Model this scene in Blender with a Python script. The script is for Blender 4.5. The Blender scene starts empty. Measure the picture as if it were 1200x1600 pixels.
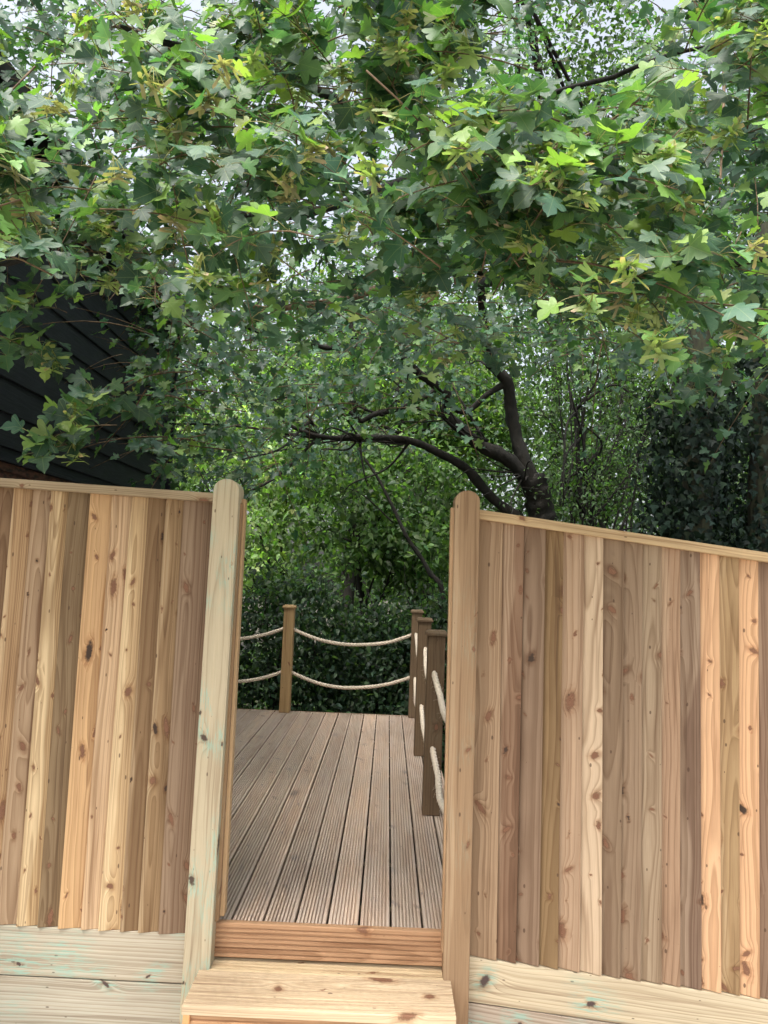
import bpy, math, random
import numpy as np
from mathutils import Vector, Matrix, Euler

random.seed(7); rng = np.random.default_rng(7)
S = bpy.context.scene
C = S.collection
R = math.radians

# ------------------------------------------------------------------ camera
CAMZ = 1.63
PITCH, ROLL, YAW = 4.76, 2.27, 0.5
FPX = 1200.0                                   # focal length in px of a 1200x1600 picture
cam_d = bpy.data.cameras.new('camera'); cam = bpy.data.objects.new('camera', cam_d); C.objects.link(cam)
cam_d.sensor_fit = 'VERTICAL'; cam_d.sensor_height = 36; cam_d.sensor_width = 27; cam_d.lens = 36*FPX/1600
cam_d.clip_start = .05; cam_d.clip_end = 1000
RM = Matrix.Rotation(R(YAW), 3, 'Z') @ Matrix.Rotation(R(90+PITCH), 3, 'X') @ Matrix.Rotation(R(ROLL), 3, 'Z')
cam.matrix_world = Matrix.Translation((0, 0, CAMZ)) @ RM.to_4x4()
S.camera = cam
# ------------------------------------------------------------------ sky, sun, exposure
SUN_EL, SUN_AZ = 64, 212                       # azimuth clockwise from +Y: high, behind the camera, a little left
w = bpy.data.worlds.new('World'); S.world = w; w.use_nodes = True
nt = w.node_tree; bg = nt.nodes['Background']
sky = nt.nodes.new('ShaderNodeTexSky'); sky.sky_type = 'NISHITA'; sky.sun_disc = False
sky.sun_elevation = R(SUN_EL); sky.sun_rotation = R(SUN_AZ); sky.air_density = 1.0; sky.dust_density = 7.0; sky.ozone_density = 1.0
hs = nt.nodes.new('ShaderNodeHueSaturation'); hs.inputs['Saturation'].default_value = .42
nt.links.new(sky.outputs[0], hs.inputs['Color']); nt.links.new(hs.outputs[0], bg.inputs[0]); bg.inputs[1].default_value = .14
sd = bpy.data.lights.new('sun', 'SUN'); sun = bpy.data.objects.new('sun', sd); C.objects.link(sun)
sd.energy = 1.5; sd.angle = R(14); sd.color = (1, .96, .89)
az, el = R(SUN_AZ), R(SUN_EL)
sv = Vector((math.sin(az)*math.cos(el), math.cos(az)*math.cos(el), math.sin(el)))
sun.rotation_euler = sv.to_track_quat('Z', 'Y').to_euler()
S.view_settings.view_transform = 'Standard'; S.view_settings.look = 'None'
S.view_settings.exposure = 1.6; S.view_settings.gamma = 1
S.cycles.max_bounces = 6; S.cycles.transmission_bounces = 4; S.cycles.diffuse_bounces = 4; S.cycles.glossy_bounces = 2

# ------------------------------------------------------------------ helpers
def P(px, py, Y):
    """point of the plane y = Y seen at pixel (px, py) of the 1200x1600 photograph"""
    d = RM @ Vector(((px-600)/FPX, -(py-800)/FPX, -1))
    t = Y/d.y
    return Vector((d.x*t, Y, CAMZ + d.z*t))
def PZ(px, py, z):
    d = RM @ Vector(((px-600)/FPX, -(py-800)/FPX, -1))
    t = (z-CAMZ)/d.z
    return Vector((d.x*t, d.y*t, z))
RMi = np.array(RM.transposed())
def project(pts):
    q = (np.asarray(pts) - np.array([0, 0, CAMZ])) @ RMi.T
    z = -q[:, 2]
    return np.stack([600+FPX*q[:, 0]/z, 800-FPX*q[:, 1]/z, z], 1)
def lin(r, g, b):
    f = lambda c: c/12.92 if c <= .04045 else ((c+.055)/1.055)**2.4
    return (f(r/255), f(g/255), f(b/255))
def muted(rgb, k=.8):
    m = .35*rgb[0]+.5*rgb[1]+.15*rgb[2]
    g = 1.02*(m/162)**.2                          # spread the light and dark boards apart
    return tuple(min(236, (m+(c-m)*k)*g) for c in rgb)
def tag(o, label=None, cat=None, group=None, kind=None):
    if label: o['label'] = label
    if cat: o['category'] = cat
    if group: o['group'] = group
    if kind: o['kind'] = kind
    return o
def empty(name, loc=(0, 0, 0)):
    o = bpy.data.objects.new(name, None); C.objects.link(o); o.location = loc; o.empty_display_size = .1
    return o
def obj(name, me, mat, parent=None, loc=None, color=None):
    o = bpy.data.objects.new(name, me); C.objects.link(o)
    if mat is not None and not me.materials: me.materials.append(mat)
    if loc is not None: o.location = loc
    if parent is not None:
        o.parent = parent; o.location = Vector(o.location) - Vector(parent['_w'] if '_w' in parent else parent.location)
    if color is not None: o.color = color
    return o
def mesh(name, v, f, smooth=False):
    me = bpy.data.meshes.new(name); me.from_pydata([tuple(a) for a in v], [], f); me.update()
    if smooth: me.shade_smooth()
    return me
def bevel(o, wd=.002, seg=1):
    m = o.modifiers.new('bevel', 'BEVEL'); m.width = wd; m.segments = seg; m.limit_method = 'ANGLE'; m.angle_limit = R(40)
    return o
BOXF = [(0,3,2,1),(4,5,6,7),(0,1,5,4),(1,2,6,5),(2,3,7,6),(3,0,4,7)]
def box_mesh(x0, x1, y0, y1, z0, z1, name='box'):
    return mesh(name, [(x0,y0,z0),(x1,y0,z0),(x1,y1,z0),(x0,y1,z0),(x0,y0,z1),(x1,y0,z1),(x1,y1,z1),(x0,y1,z1)], BOXF)
def box(name, x0, x1, y0, y1, z0, z1, mat, parent=None, color=None, bv=.002):
    c = Vector(((x0+x1)/2, (y0+y1)/2, z0))
    me = box_mesh(x0-c.x, x1-c.x, y0-c.y, y1-c.y, 0, z1-z0, name)
    o = obj(name, me, mat, parent, c, color)
    if bv: bevel(o, bv)
    return o
def catmull(pts, n):
    pts = [np.array(p, float) for p in pts]; Q = [2*pts[0]-pts[1]] + pts + [2*pts[-1]-pts[-2]]
    out = []
    for i in range(1, len(Q)-2):
        for k in range(n):
            t = k/n; a, b, c, d = Q[i-1], Q[i], Q[i+1], Q[i+2]
            out.append(.5*((2*b)+(c-a)*t+(2*a-5*b+4*c-d)*t*t+(3*b-a-3*c+d)*t**3))
    out.append(pts[-1]); return np.array(out)
def tube_arrays(path, rad, sides):
    path = np.asarray(path, float); n = len(path); rad = np.broadcast_to(rad, n)
    t = np.gradient(path, axis=0); t /= np.linalg.norm(t, axis=1)[:, None]+1e-9
    up = np.array([0.13, .21, .97]); u = np.cross(t, up); bad = np.linalg.norm(u, axis=1) < .2
    u[bad] = np.cross(t[bad], np.array([1., 0, 0])); u /= np.linalg.norm(u, axis=1)[:, None]
    for i in range(1, n):
        a = u[i-1]-t[i]*np.dot(u[i-1], t[i]); l = np.linalg.norm(a)
        if l > .1: u[i] = a/l
    v = np.cross(t, u)
    ang = np.arange(sides)*2*math.pi/sides
    ring = path[:, None, :] + rad[:, None, None]*(np.cos(ang)[None, :, None]*u[:, None, :]+np.sin(ang)[None, :, None]*v[:, None, :])
    V = ring.reshape(-1, 3); F = []
    for i in range(n-1):
        for k in range(sides):
            k2 = (k+1) % sides
            F.append((i*sides+k, i*sides+k2, (i+1)*sides+k2, (i+1)*sides+k))
    F.append(tuple(range(sides))[::-1]); F.append(tuple((n-1)*sides+k for k in range(sides)))
    return V, F
class MB:
    def __init__(s): s.V = []; s.F = []; s.n = 0
    def add(s, V, F):
        s.V.append(np.asarray(V, float)); s.F += [tuple(i+s.n for i in f) for f in F]; s.n += len(V)
    def tube(s, path, rad, sides=6): s.add(*tube_arrays(path, rad, sides))
    def mesh(s, name, smooth=True): return mesh(name, np.concatenate(s.V), s.F, smooth)

# ------------------------------------------------------------------ node helpers
class NB:
    """small builder for shader node graphs"""
    def __init__(s, name):
        s.m = bpy.data.materials.new(name); s.m.use_nodes = True; s.t = s.m.node_tree
        s.bsdf = s.t.nodes['Principled BSDF']; s.out = s.t.nodes['Material Output']
    def n(s, typ, **kw):
        nd = s.t.nodes.new('ShaderNode'+typ)
        for k, v in kw.items(): setattr(nd, k, v)
        return nd
    def link(s, a, b): s.t.links.new(a, b)
    def set(s, sock, v):
        if isinstance(v, bpy.types.NodeSocket): s.link(v, sock)
        else: sock.default_value = v
    def math(s, op, a, b=0.0, c=0.0, clamp=False):
        nd = s.n('Math', operation=op, use_clamp=clamp)
        s.set(nd.inputs[0], a); s.set(nd.inputs[1], b); s.set(nd.inputs[2], c); return nd.outputs[0]
    def vec(s, x=0., y=0., z=0.):
        nd = s.n('CombineXYZ'); s.set(nd.inputs[0], x); s.set(nd.inputs[1], y); s.set(nd.inputs[2], z); return nd.outputs[0]
    def noise(s, v, scale=1., detail=2., rough=.5, dist=0.):
        nd = s.n('TexNoise'); s.set(nd.inputs['Vector'], v); nd.inputs['Scale'].default_value = scale
        nd.inputs['Detail'].default_value = detail; nd.inputs['Roughness'].default_value = rough; nd.inputs['Distortion'].default_value = dist
        return nd.outputs[0]
    def smooth(s, v, a, b, lo=0., hi=1.):
        nd = s.n('MapRange', interpolation_type='SMOOTHSTEP'); s.set(nd.inputs[0], v); s.set(nd.inputs[1], a); s.set(nd.inputs[2], b)
        nd.inputs[3].default_value = lo; nd.inputs[4].default_value = hi; return nd.outputs[0]
    def maprange(s, v, a, b, lo, hi):
        nd = s.n('MapRange'); s.set(nd.inputs[0], v); s.set(nd.inputs[1], a); s.set(nd.inputs[2], b)
        s.set(nd.inputs[3], lo); s.set(nd.inputs[4], hi); return nd.outputs[0]
    def mix(s, f, a, b, mode='MIX'):
        nd = s.n('Mix', data_type='RGBA', blend_type=mode)
        s.set(nd.inputs[0], f)
        for k, v in ((6, a), (7, b)):
            if isinstance(v, bpy.types.NodeSocket): s.link(v, nd.inputs[k])
            else: nd.inputs[k].default_value = (*v, 1)
        return nd.outputs[2]
    def bump(s, h, strength=.3, dist=.002):
        nd = s.n('Bump'); nd.inputs['Strength'].default_value = strength; nd.inputs['Distance'].default_value = dist
        s.link(h, nd.inputs['Height']); s.link(nd.outputs[0], s.bsdf.inputs['Normal']); return nd

def wood(name, axis='z', ring=.011, contrast=.8, knots=(.1, .3), knot_r=.016, knot_p=.5, green=0., grey=0., heart=True,
         dirt=.25, rough=.72, bumpd=.0012, knot_col=(.095, .046, .026)):
    """sawn timber: cathedral grain round knots, heartwood edge, fibres; the board's own tone is the object colour"""
    b = NB(name)
    tc = b.n('TexCoord'); sx = b.n('SeparateXYZ'); b.link(tc.outputs['Object'], sx.inputs[0])
    oi = b.n('ObjectInfo'); rnd = oi.outputs['Random']
    X, Y, Z = sx.outputs
    u, t, v = {'z': (X, Y, Z), 'y': (X, Z, Y), 'x': (Z, Y, X)}[axis]
    off = b.math('MULTIPLY', rnd, 61.7)
    v = b.math('ADD', v, off)
    r2 = b.math('FRACT', b.math('MULTIPLY', rnd, 173.13))
    r3 = b.math('FRACT', b.math('MULTIPLY', rnd, 517.71))
    ut = b.math('ADD', u, b.math('MULTIPLY', t, .8))
    # knots
    kv = b.n('TexVoronoi', voronoi_dimensions='2D', feature='F1'); kv.inputs['Scale'].default_value = 1; kv.inputs['Randomness'].default_value = .85
    ku = b.math('DIVIDE', b.math('ADD', ut, b.math('MULTIPLY', r2, 3.)), knots[0]); kw = b.math('DIVIDE', v, knots[1])
    b.link(b.vec(ku, kw, 0), kv.inputs['Vector'])
    ps = b.n('SeparateXYZ'); b.link(kv.outputs['Position'], ps.inputs[0])
    cs = b.n('SeparateXYZ'); b.link(kv.outputs['Color'], cs.inputs[0])
    du = b.math('MULTIPLY', b.math('SUBTRACT', ku, ps.outputs[0]), knots[0])
    dv = b.math('MULTIPLY', b.math('SUBTRACT', kw, ps.outputs[1]), knots[1])
    kel = b.math('ADD', .32, b.math('MULTIPLY', b.math('FRACT', b.math('MULTIPLY', cs.outputs[2], 7.3)), 1.1))
    dv = b.math('ADD', dv, b.math('MULTIPLY', du, b.math('SUBTRACT', b.math('MULTIPLY', cs.outputs[1], 2.4), 1.2)))
    dwob = b.math('MULTIPLY', b.math('SUBTRACT', b.noise(b.vec(b.math('MULTIPLY', ut, 70), b.math('MULTIPLY', v, 70), 0), 1, 2), .5), .016)
    d = b.math('ADD', b.math('SQRT', b.math('ADD', b.math('POWER', du, 2), b.math('POWER', b.math('MULTIPLY', dv, kel), 2))), dwob)
    on = b.math('GREATER_THAN', cs.outputs[0], 1-knot_p)
    kr = b.math('MULTIPLY', b.math('MULTIPLY', b.math('ADD', .25, b.math('MULTIPLY', b.math('POWER', b.math('FRACT', b.math('MULTIPLY', cs.outputs[1], 5.1)), 2.2), .85)), knot_r), on)
    kmask = b.math('MULTIPLY', b.smooth(b.math('DIVIDE', d, b.math('ADD', kr, .0001)), 1.25, .6), on)
    flow = b.math('SQRT', b.math('ADD', b.math('POWER', b.math('MULTIPLY', du, 1.), 2), b.math('POWER', b.math('MULTIPLY', dv, .6), 2)))
    defl = b.math('MULTIPLY', b.math('EXPONENT', b.math('MULTIPLY', b.math('POWER', b.math('DIVIDE', flow, b.math('ADD', b.math('MULTIPLY', kr, 1.7), .0001)), 2), -1.)), b.math('MULTIPLY', kr, 1.5))
    # growth rings cut by the board's face
    warp = b.math('SUBTRACT', b.noise(b.vec(b.math('MULTIPLY', ut, 9), off, b.math('MULTIPLY', v, 2.2)), 1, 2), .5)
    wv = b.math('SUBTRACT', b.noise(b.vec(off, 3., b.math('MULTIPLY', v, .8)), 1, 1), .5)
    cx = b.math('ADD', b.math('MULTIPLY', b.math('SUBTRACT', r2, .5), .12), b.math('MULTIPLY', wv, .05))
    dep = b.math('ADD', .012, b.math('ABSOLUTE', b.math('MULTIPLY', b.math('ADD', wv, b.math('SUBTRACT', r3, .5)), .1)))
    rr = b.math('SQRT', b.math('ADD', b.math('POWER', b.math('SUBTRACT', ut, cx), 2), b.math('POWER', dep, 2)))
    rr = b.math('ADD', b.math('ADD', rr, b.math('MULTIPLY', warp, .014)), b.math('MULTIPLY', defl, .9))
    irr = b.math('MULTIPLY', b.math('SUBTRACT', b.noise(b.vec(b.math('MULTIPLY', rr, 90), off, 0), 1, 1), .5), 2.4)
    fr = b.math('FRACT', b.math('ADD', b.math('DIVIDE', rr, ring), irr))
    late = b.math('MULTIPLY', b.math('POWER', fr, 1.6), b.smooth(fr, 1., .86))
    fib = b.noise(b.vec(b.math('MULTIPLY', ut, 420), off, b.math('MULTIPLY', v, 9)), 1, 3, .6)
    blot = b.noise(b.vec(b.math('MULTIPLY', ut, 14), off, b.math('MULTIPLY', v, 1.7)), 1, 3, .55)
    base = oi.outputs['Color']
    brown = b.mix(1., base, (.62, .52, .45), 'MULTIPLY')
    pale = b.mix(.35, base, (.78, .62, .42))
    col = base
    if heart:
        hm = b.smooth(b.math('ADD', b.math('ADD', ut, b.math('MULTIPLY', warp, .07)), b.math('MULTIPLY', wv, .08)), b.math('SUBTRACT', r3, .53), b.math('SUBTRACT', r3, .5))
        hm = b.smooth(b.math('ADD', b.math('MULTIPLY', ut, 1.), b.math('ADD', b.math('MULTIPLY', warp, .06), b.math('ADD', b.math('MULTIPLY', wv, .07), b.math('MULTIPLY', b.math('SUBTRACT', r3, .5), .12)))), -.004, .006)
        col = b.mix(b.math('MULTIPLY', hm, b.math('SUBTRACT', 1., oi.outputs['Alpha'])), col, brown)
        col = b.mix(b.math('MULTIPLY', b.math('SUBTRACT', 1., hm), b.math('SUBTRACT', 1., oi.outputs['Alpha'])), col, pale)
    col = b.mix(b.math('MULTIPLY', late, contrast), col, b.mix(1., col, (.50, .42, .35), 'MULTIPLY'))
    col = b.mix(b.smooth(blot, .5, .8, 0, dirt), col, b.mix(1., col, (.55, .48, .43), 'MULTIPLY'))
    col = b.mix(b.smooth(fib, .35, .75, .0, .3), col, b.mix(1., col, (.68, .62, .55), 'MULTIPLY'))
    stk = b.noise(b.vec(b.math('MULTIPLY', b.math('ADD', ut, b.math('MULTIPLY', warp, .03)), 75), off, b.math('MULTIPLY', v, 1.6)), 1, 2, .5)
    col = b.mix(b.smooth(stk, .56, .70, 0, .55), col, b.mix(1., col, (.52, .42, .36), 'MULTIPLY'))
    col = b.mix(b.smooth(stk, .46, .30, 0, .35), col, b.mix(1., col, (1.22, 1.22, 1.2), 'MULTIPLY'))
    halo = b.math('MULTIPLY', b.smooth(b.math('DIVIDE', d, b.math('ADD', kr, .0001)), 2.3, .9), b.math('MULTIPLY', on, .6))
    col = b.mix(halo, col, b.mix(1., col, (.66, .50, .40), 'MULTIPLY'))
    krings = b.math('ADD', .7, b.math('MULTIPLY', b.math('SINE', b.math('MULTIPLY', d, 2600)), .3))
    kc = b.mix(krings, knot_col, tuple(min(1, c*2.6) for c in knot_col))
    kc = b.mix(b.smooth(b.math('DIVIDE', d, b.math('ADD', kr, .0001)), .6, 1., 0, .6), kc, tuple(c*.5 for c in knot_col))
    kc = b.mix(b.math('GREATER_THAN', cs.outputs[2], .82), kc, (.05, .03, .02))
    col = b.mix(kmask, col, kc)
    # small nail-sized specks
    sv_ = b.n('TexVoronoi', voronoi_dimensions='2D'); b.link(b.vec(b.math('MULTIPLY', ut, 33), b.math('MULTIPLY', v, 13), 0), sv_.inputs['Vector']); sv_.inputs['Scale'].default_value = 1
    sc = b.n('SeparateXYZ'); b.link(sv_.outputs['Color'], sc.inputs[0])
    spr = b.math('MULTIPLY', b.math('POWER', sc.outputs[1], 2.), .13)
    spk = b.math('MULTIPLY', b.smooth(sv_.outputs['Distance'], spr, b.math('MULTIPLY', spr, .6)), b.math('GREATER_THAN', sc.outputs[0], .78))
    col = b.mix(b.math('MULTIPLY', spk, .75), col, (.07, .035, .02))
    if grey:
        g = b.noise(b.vec(b.math('MULTIPLY', ut, 20), off, b.math('MULTIPLY', v, 3)), 1, 3)
        col = b.mix(b.smooth(g, .3, .7, grey*.55, grey), col, (.56, .485, .42))
    if green:
        g1 = b.noise(b.vec(b.math('MULTIPLY', ut, 7), off, b.math('MULTIPLY', v, 4)), 1, 2)
        g2 = b.noise(b.vec(b.math('MULTIPLY', ut, 150), off, b.math('MULTIPLY', v, 16)), 1, 3, .7)
        gm = b.math('MULTIPLY', b.smooth(g1, .5, .72), b.smooth(g2, .42, .66))
        gm = b.math('MULTIPLY', b.math('MAXIMUM', gm, b.math('MULTIPLY', b.smooth(d, .075, .02), b.math('MULTIPLY', on, b.smooth(g2, .45, .6)))), green)
        col = b.mix(b.math('MULTIPLY', b.math('MULTIPLY', gm, .75), b.math('SUBTRACT', 1., kmask)), col, (.26, .47, .38))
        col = b.mix(green*.03, col, (.42, .50, .40))
    b.link(col, b.bsdf.inputs['Base Color'])
    b.bsdf.inputs['Roughness'].default_value = rough
    b.bsdf.inputs['Specular IOR Level'].default_value = .3
    b.bump(fib, .5, bumpd)
    return b.m

W_fence = wood('fence_board_wood', 'z', knots=(.07, .14), knot_r=.013, knot_p=.68, dirt=.6)
W_post = wood('post_wood', 'z', knots=(.11, .24), knot_r=.014, knot_p=.7, green=.75, heart=False, contrast=.55, knot_col=(.035, .022, .016))
W_post2 = wood('post_wood_clean', 'z', knots=(.1, .27), knot_r=.014, knot_p=.6, green=.12, heart=True, contrast=.3)
W_gravel = wood('gravel_board_wood', 'x', ring=.013, knots=(.15, .34), knot_r=.02, knot_p=.6, green=1., heart=False, contrast=.85, knot_col=(.035, .02, .018))
W_rail = wood('rail_wood', 'x', knots=(.1, .3), knot_r=.016, knot_p=.5, heart=False, contrast=.65)
W_deck = wood('deck_wood', 'y', knots=(.12, .34), knot_r=.021, knot_p=.65, heart=True, grey=.6, ring=.012, contrast=.7, dirt=.6, knot_col=(.06, .035, .025))
W_fascia = wood('fascia_wood', 'x', knots=(.12, .36), knot_r=.014, knot_p=.6, heart=False, contrast=.65)
W_tread = wood('tread_wood', 'x', ring=.012, knots=(.1, .25), knot_r=.015, knot_p=.55, heart=False, contrast=.6)
W_rpost = wood('railing_post_wood', 'z', knots=(.09, .4), knot_r=.012, knot_p=.5, heart=False, contrast=.6, green=.06)

def plain(name, col, rough=.7, var=.25, scale=20., bump=0., stretch=(1, 1, 1), col2=None, spec=.3):
    b = NB(name); tc = b.n('TexCoord'); mp = b.n('Mapping'); mp.inputs['Scale'].default_value = stretch
    b.link(tc.outputs['Object'], mp.inputs[0])
    nz = b.noise(mp.outputs[0], scale, 4, .6)
    c2 = col2 or tuple(c*(1-var*1.6) for c in col)
    b.link(b.mix(b.smooth(nz, .35, .68), col, c2), b.bsdf.inputs['Base Color'])
    b.bsdf.inputs['Roughness'].default_value = rough; b.bsdf.inputs['Specular IOR Level'].default_value = spec
    if bump: b.bump(nz, .6, bump)
    return b.m
M_black = plain('black_stained_boards', (.008, .009, .016), .6, .5, 9, .004, (1, .6, 9), (.018, .020, .030))
M_redbrown = plain('peeling_red_brown_paint', (.13, .055, .04), .6, .4, 16, .002, (1, 1, 3), (.016, .011, .012))
M_roof = plain('roof_tiles', (.05, .045, .043), .8, .4, 6, .01)
M_dark = plain('dark_metal', (.015, .015, .015), .5)
M_rope = plain('natural_rope', (.74, .64, .52), .85, .25, 160, .0015, (1, 1, 1), (.58, .48, .37))
M_bark = plain('bark', (.022, .019, .016), .9, .5, 13, .05, (1, 1, .35), (.012, .012, .010))
M_bark2 = plain('mossy_bark', (.05, .055, .03), .9, .5, 18, .015, (1, 1, .35), (.022, .02, .016))
M_twig = plain('twig_bark', (.16, .105, .06), .7, .4, 40, .001)
M_stalk = plain('leaf_stalk', (.32, .30, .12), .6, .3, 30)
M_joist = plain('treated_joist', (.22, .17, .11), .8, .3, 12, .002)
b = NB('soil'); tc = b.n('TexCoord'); nz = b.noise(tc.outputs['Object'], 5, 6, .7); n2 = b.noise(tc.outputs['Object'], 60, 4, .7)
b.link(b.mix(b.smooth(nz, .35, .65), b.mix(n2, (.03, .022, .015), (.06, .045, .03)), b.mix(n2, (.018, .024, .010), (.04, .04, .02))), b.bsdf.inputs['Base Color'])
b.bsdf.inputs['Roughness'].default_value = .95; b.bump(n2, .8, .02); M_soil = b.m

def leaf_mat(name, trans=.4, rough=.42, spec=.5, veins=False, gain=1.0, sat=1.6):
    b = NB(name); at = b.n('Attribute', attribute_name='tint'); col = at.outputs['Color']
    tc = b.n('TexCoord'); geo = b.n('NewGeometry')
    if veins:
        nz = b.noise(tc.outputs['Object'], 35, 2)
        col = b.mix(b.smooth(nz, .4, .75, 0, .35), col, b.mix(1., col, (.72, .70, .6), 'MULTIPLY'))
        lu = b.n('Attribute', attribute_name='luv'); ls = b.n('SeparateXYZ'); b.link(lu.outputs['Vector'], ls.inputs[0])
        ang = b.math('ARCTAN2', ls.outputs[0], ls.outputs[1]); seg = b.math('MULTIPLY', b.math('ROUND', b.math('DIVIDE', ang, .86)), .86)
        rad = b.math('SQRT', b.math('ADD', b.math('POWER', ls.outputs[0], 2), b.math('POWER', ls.outputs[1], 2)))
        dst = b.math('MULTIPLY', rad, b.math('ABSOLUTE', b.math('SINE', b.math('SUBTRACT', ang, seg))))
        vein = b.smooth(dst, .016, .005)
        sv2 = b.math('ABSOLUTE', b.math('SUBTRACT', b.math('FRACT', b.math('ADD', b.math('MULTIPLY', rad, 7.), b.math('MULTIPLY', dst, -9.))), .5))
        vein = b.math('MAXIMUM', vein, b.math('MULTIPLY', b.smooth(sv2, .07, .0), .35))
        col = b.mix(b.math('MULTIPLY', vein, .55), col, b.mix(.5, col, (.30, .36, .16)))
    back = b.mix(.5, col, b.mix(1., col, (1.5, 1.35, 1.1), 'MULTIPLY'))
    colf = b.mix(geo.outputs['Backfacing'], col, back)
    b.link(colf, b.bsdf.inputs['Base Color']); b.bsdf.inputs['Roughness'].default_value = rough; b.bsdf.inputs['Specular IOR Level'].default_value = spec
    tr = b.n('BsdfTranslucent'); b.link(b.mix(1., col, (1.55*gain, 1.9*gain, .6*gain), 'MULTIPLY'), tr.inputs[0])
    mx = b.n('MixShader'); mx.inputs[0].default_value = trans
    b.link(b.bsdf.outputs[0], mx.inputs[1]); b.link(tr.outputs[0], mx.inputs[2]); b.link(mx.outputs[0], b.out.inputs[0])
    return b.m
M_leaf = leaf_mat('maple_leaf', .36, .5, .42, True)
M_leaf2 = leaf_mat('maple_leaf_inner', .36, .5, .42)
M_leafbg = leaf_mat('woodland_leaf', .5, .5, .35)
M_ivy = leaf_mat('ivy_leaf', .12, .6, .2)
M_seed = leaf_mat('winged_seed', .35, .5, .3)

# ------------------------------------------------------------------ ground
def terrain(x, y):
    t = max(0, min(1, (y-3.2)/4.5)); t = t*t*(3-2*t)
    return -.9*t - max(0, y-8)*.02 + .05*math.sin(x*1.3+y*.7)*t
gx = [-150, -60, -25] + list(np.linspace(-12, 12, 33)) + [25, 60, 150]
gy = [-150, -50, -15, -6] + list(np.linspace(-3, 18, 43)) + [25, 40, 80, 200]
tag(obj('path', box_mesh(-9, 9, -9, 2.77, -.1, .006), plain('bounce_gravel', (.42, .39, .34), .9, .2, 45, .01)), 'pale gravel ground added out of view in front of the fence to bounce light', kind='structure')  # unseen pale ground, added to bounce light up onto the fence
gv = [(x, y, terrain(x, y)) for y in gy for x in gx]; nx = len(gx)
gf = [(j*nx+i, j*nx+i+1, (j+1)*nx+i+1, (j+1)*nx+i) for j in range(len(gy)-1) for i in range(nx-1)]
tag(obj('ground', mesh('ground', gv, gf, True), M_soil), 'brown soil and leaf litter under the trees and deck', kind='structure')

# ------------------------------------------------------------------ fences
FY = 2.80                                       # plane of the fence boards' outer face
POSTY = 2.745                                   # front of the gate posts
def feather_board(parent, tl, tr, bl, br, thick_left, col, alpha, yj=0.):
    o = (bl+br)/2
    a, c = (.004, .019) if thick_left else (.019, .004)
    # a: how far the left / right edge lies behind the plane's proud edge
    yl = (0 if thick_left else .017)+yj; yr = (.017 if thick_left else 0)+yj; yb = .026+yj
    ov = -random.uniform(.0008, .0042)
    bl, br, tl, tr = Vector(bl), Vector(br), Vector(tl), Vector(tr)
    if thick_left: br.x += ov; tr.x += ov; yr += .003
    else: bl.x -= ov; tl.x -= ov; yl += .003
    v = []
    for (p, q) in ((bl, br), (tl, tr)):
        v += [(p.x-o.x, yl, p.z-o.z), (q.x-o.x, yr, q.z-o.z), (q.x-o.x, yb, q.z-o.z), (p.x-o.x, yb, p.z-o.z)]
    me = mesh('board', v, BOXF)
    ob = obj('board', me, W_fence, parent, Vector((o.x, FY, o.z)), (*col, alpha))
    return bevel(ob, .0015)

LT = [333, 288, 260, 233, 207, 176, 142, 108, 81, 53, 22, -9, -40, -72, -103, -135, -166, -198, -230, -262, -294, -326]
LB = [285, 247, 215, 187, 153, 126, 90, 58, 25, -8, -41, -74, -107, -140, -173, -206, -239, -272, -305, -338, -371, -404]
LC = [(146,118,92), (168,138,98), (160,130,92), (212,183,136), (210,178,138), (200,154,100), (138,112,78), (206,178,130), (160,126,92), (198,166,122), (154,122,88), (168,136,100), (190,158,112), (150,120,90)]
LA = [.8, .6, .4, .5, .7, .55, .9, .35, .4, .35, .6, .5, .5, .7]
fl = empty('closeboard_fence', P(150, 1450, FY)); fl.location.z = 0
for i in range(len(LT)-1):
    xt0, xt1, xb0, xb1 = LT[i+1], LT[i], LB[i+1], LB[i]
    yt = lambda x: 772 + (x-333)*.054; yb = lambda x: 1462 + (x-285)*.054
    c = lin(*muted(LC[i % len(LC)], .86))
    j = random.uniform(-.0015, .0015)
    tl, tr_, bl, br = P(xt0, yt(xt0), FY), P(xt1, yt(xt1), FY), P(xb0, yb(xb0), FY), P(xb1, yb(xb1), FY)
    if i == 0: tr_.x += .03; br.x += .02
    # square-cut ends: each board steps down a little
    zb = (bl.z+br.z)/2; bl.z = zb; br.z = zb
    feather_board(fl, tl, tr_, bl, br, True, c, LA[i % len(LA)], j)
def rail(parent, p, q, name, y0, y1, th, col):
    o = p.copy(); d = q-p
    L = d.length; me = box_mesh(0, L, y0-FY, y1-FY, 0, th, name)
    ob = obj(name, me, W_rail, parent, Vector((p.x, FY, p.z)), (*col, 1))
    ob.rotation_euler = (0, -math.atan2(d.z, d.x), 0)
    return bevel(ob, .003, 2)
rail(fl, P(-330, 752-.054*330+3, FY), P(338, 785, FY), 'capping_rail', FY-.022, FY+.03, .032, lin(166, 148, 120))
def gravel(parent, px0, px1, yfun, h, y0, cols, n, slope_top):
    for k in range(n):
        a = P(px0, yfun(px0), FY+.004); c = P(px1, yfun(px1), FY+.004)
        a.z -= k*(h+.003); c.z -= k*(h+.003); d = c-a
        me = box_mesh(0, d.length, 0, .03, -h, -.0015)
        ob = obj('gravel_board', me, W_gravel, parent, Vector((a.x, FY+y0, a.z)), (*cols[k], 1)); ob.rotation_euler = (0, -math.atan2(d.z, d.x), 0)
        bevel(ob, .003, 2)
gravel(fl, -400, 300, lambda x: 1460+(x-285)*.05, .168, .010, [lin(190, 180, 160), lin(186, 178, 160), lin(205, 174, 142), lin(190, 165, 125)], 3, 0)
tag(fl, 'closeboard fence panel left of the gateway with pale, orange and brown feather-edge boards', 'fence')

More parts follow.
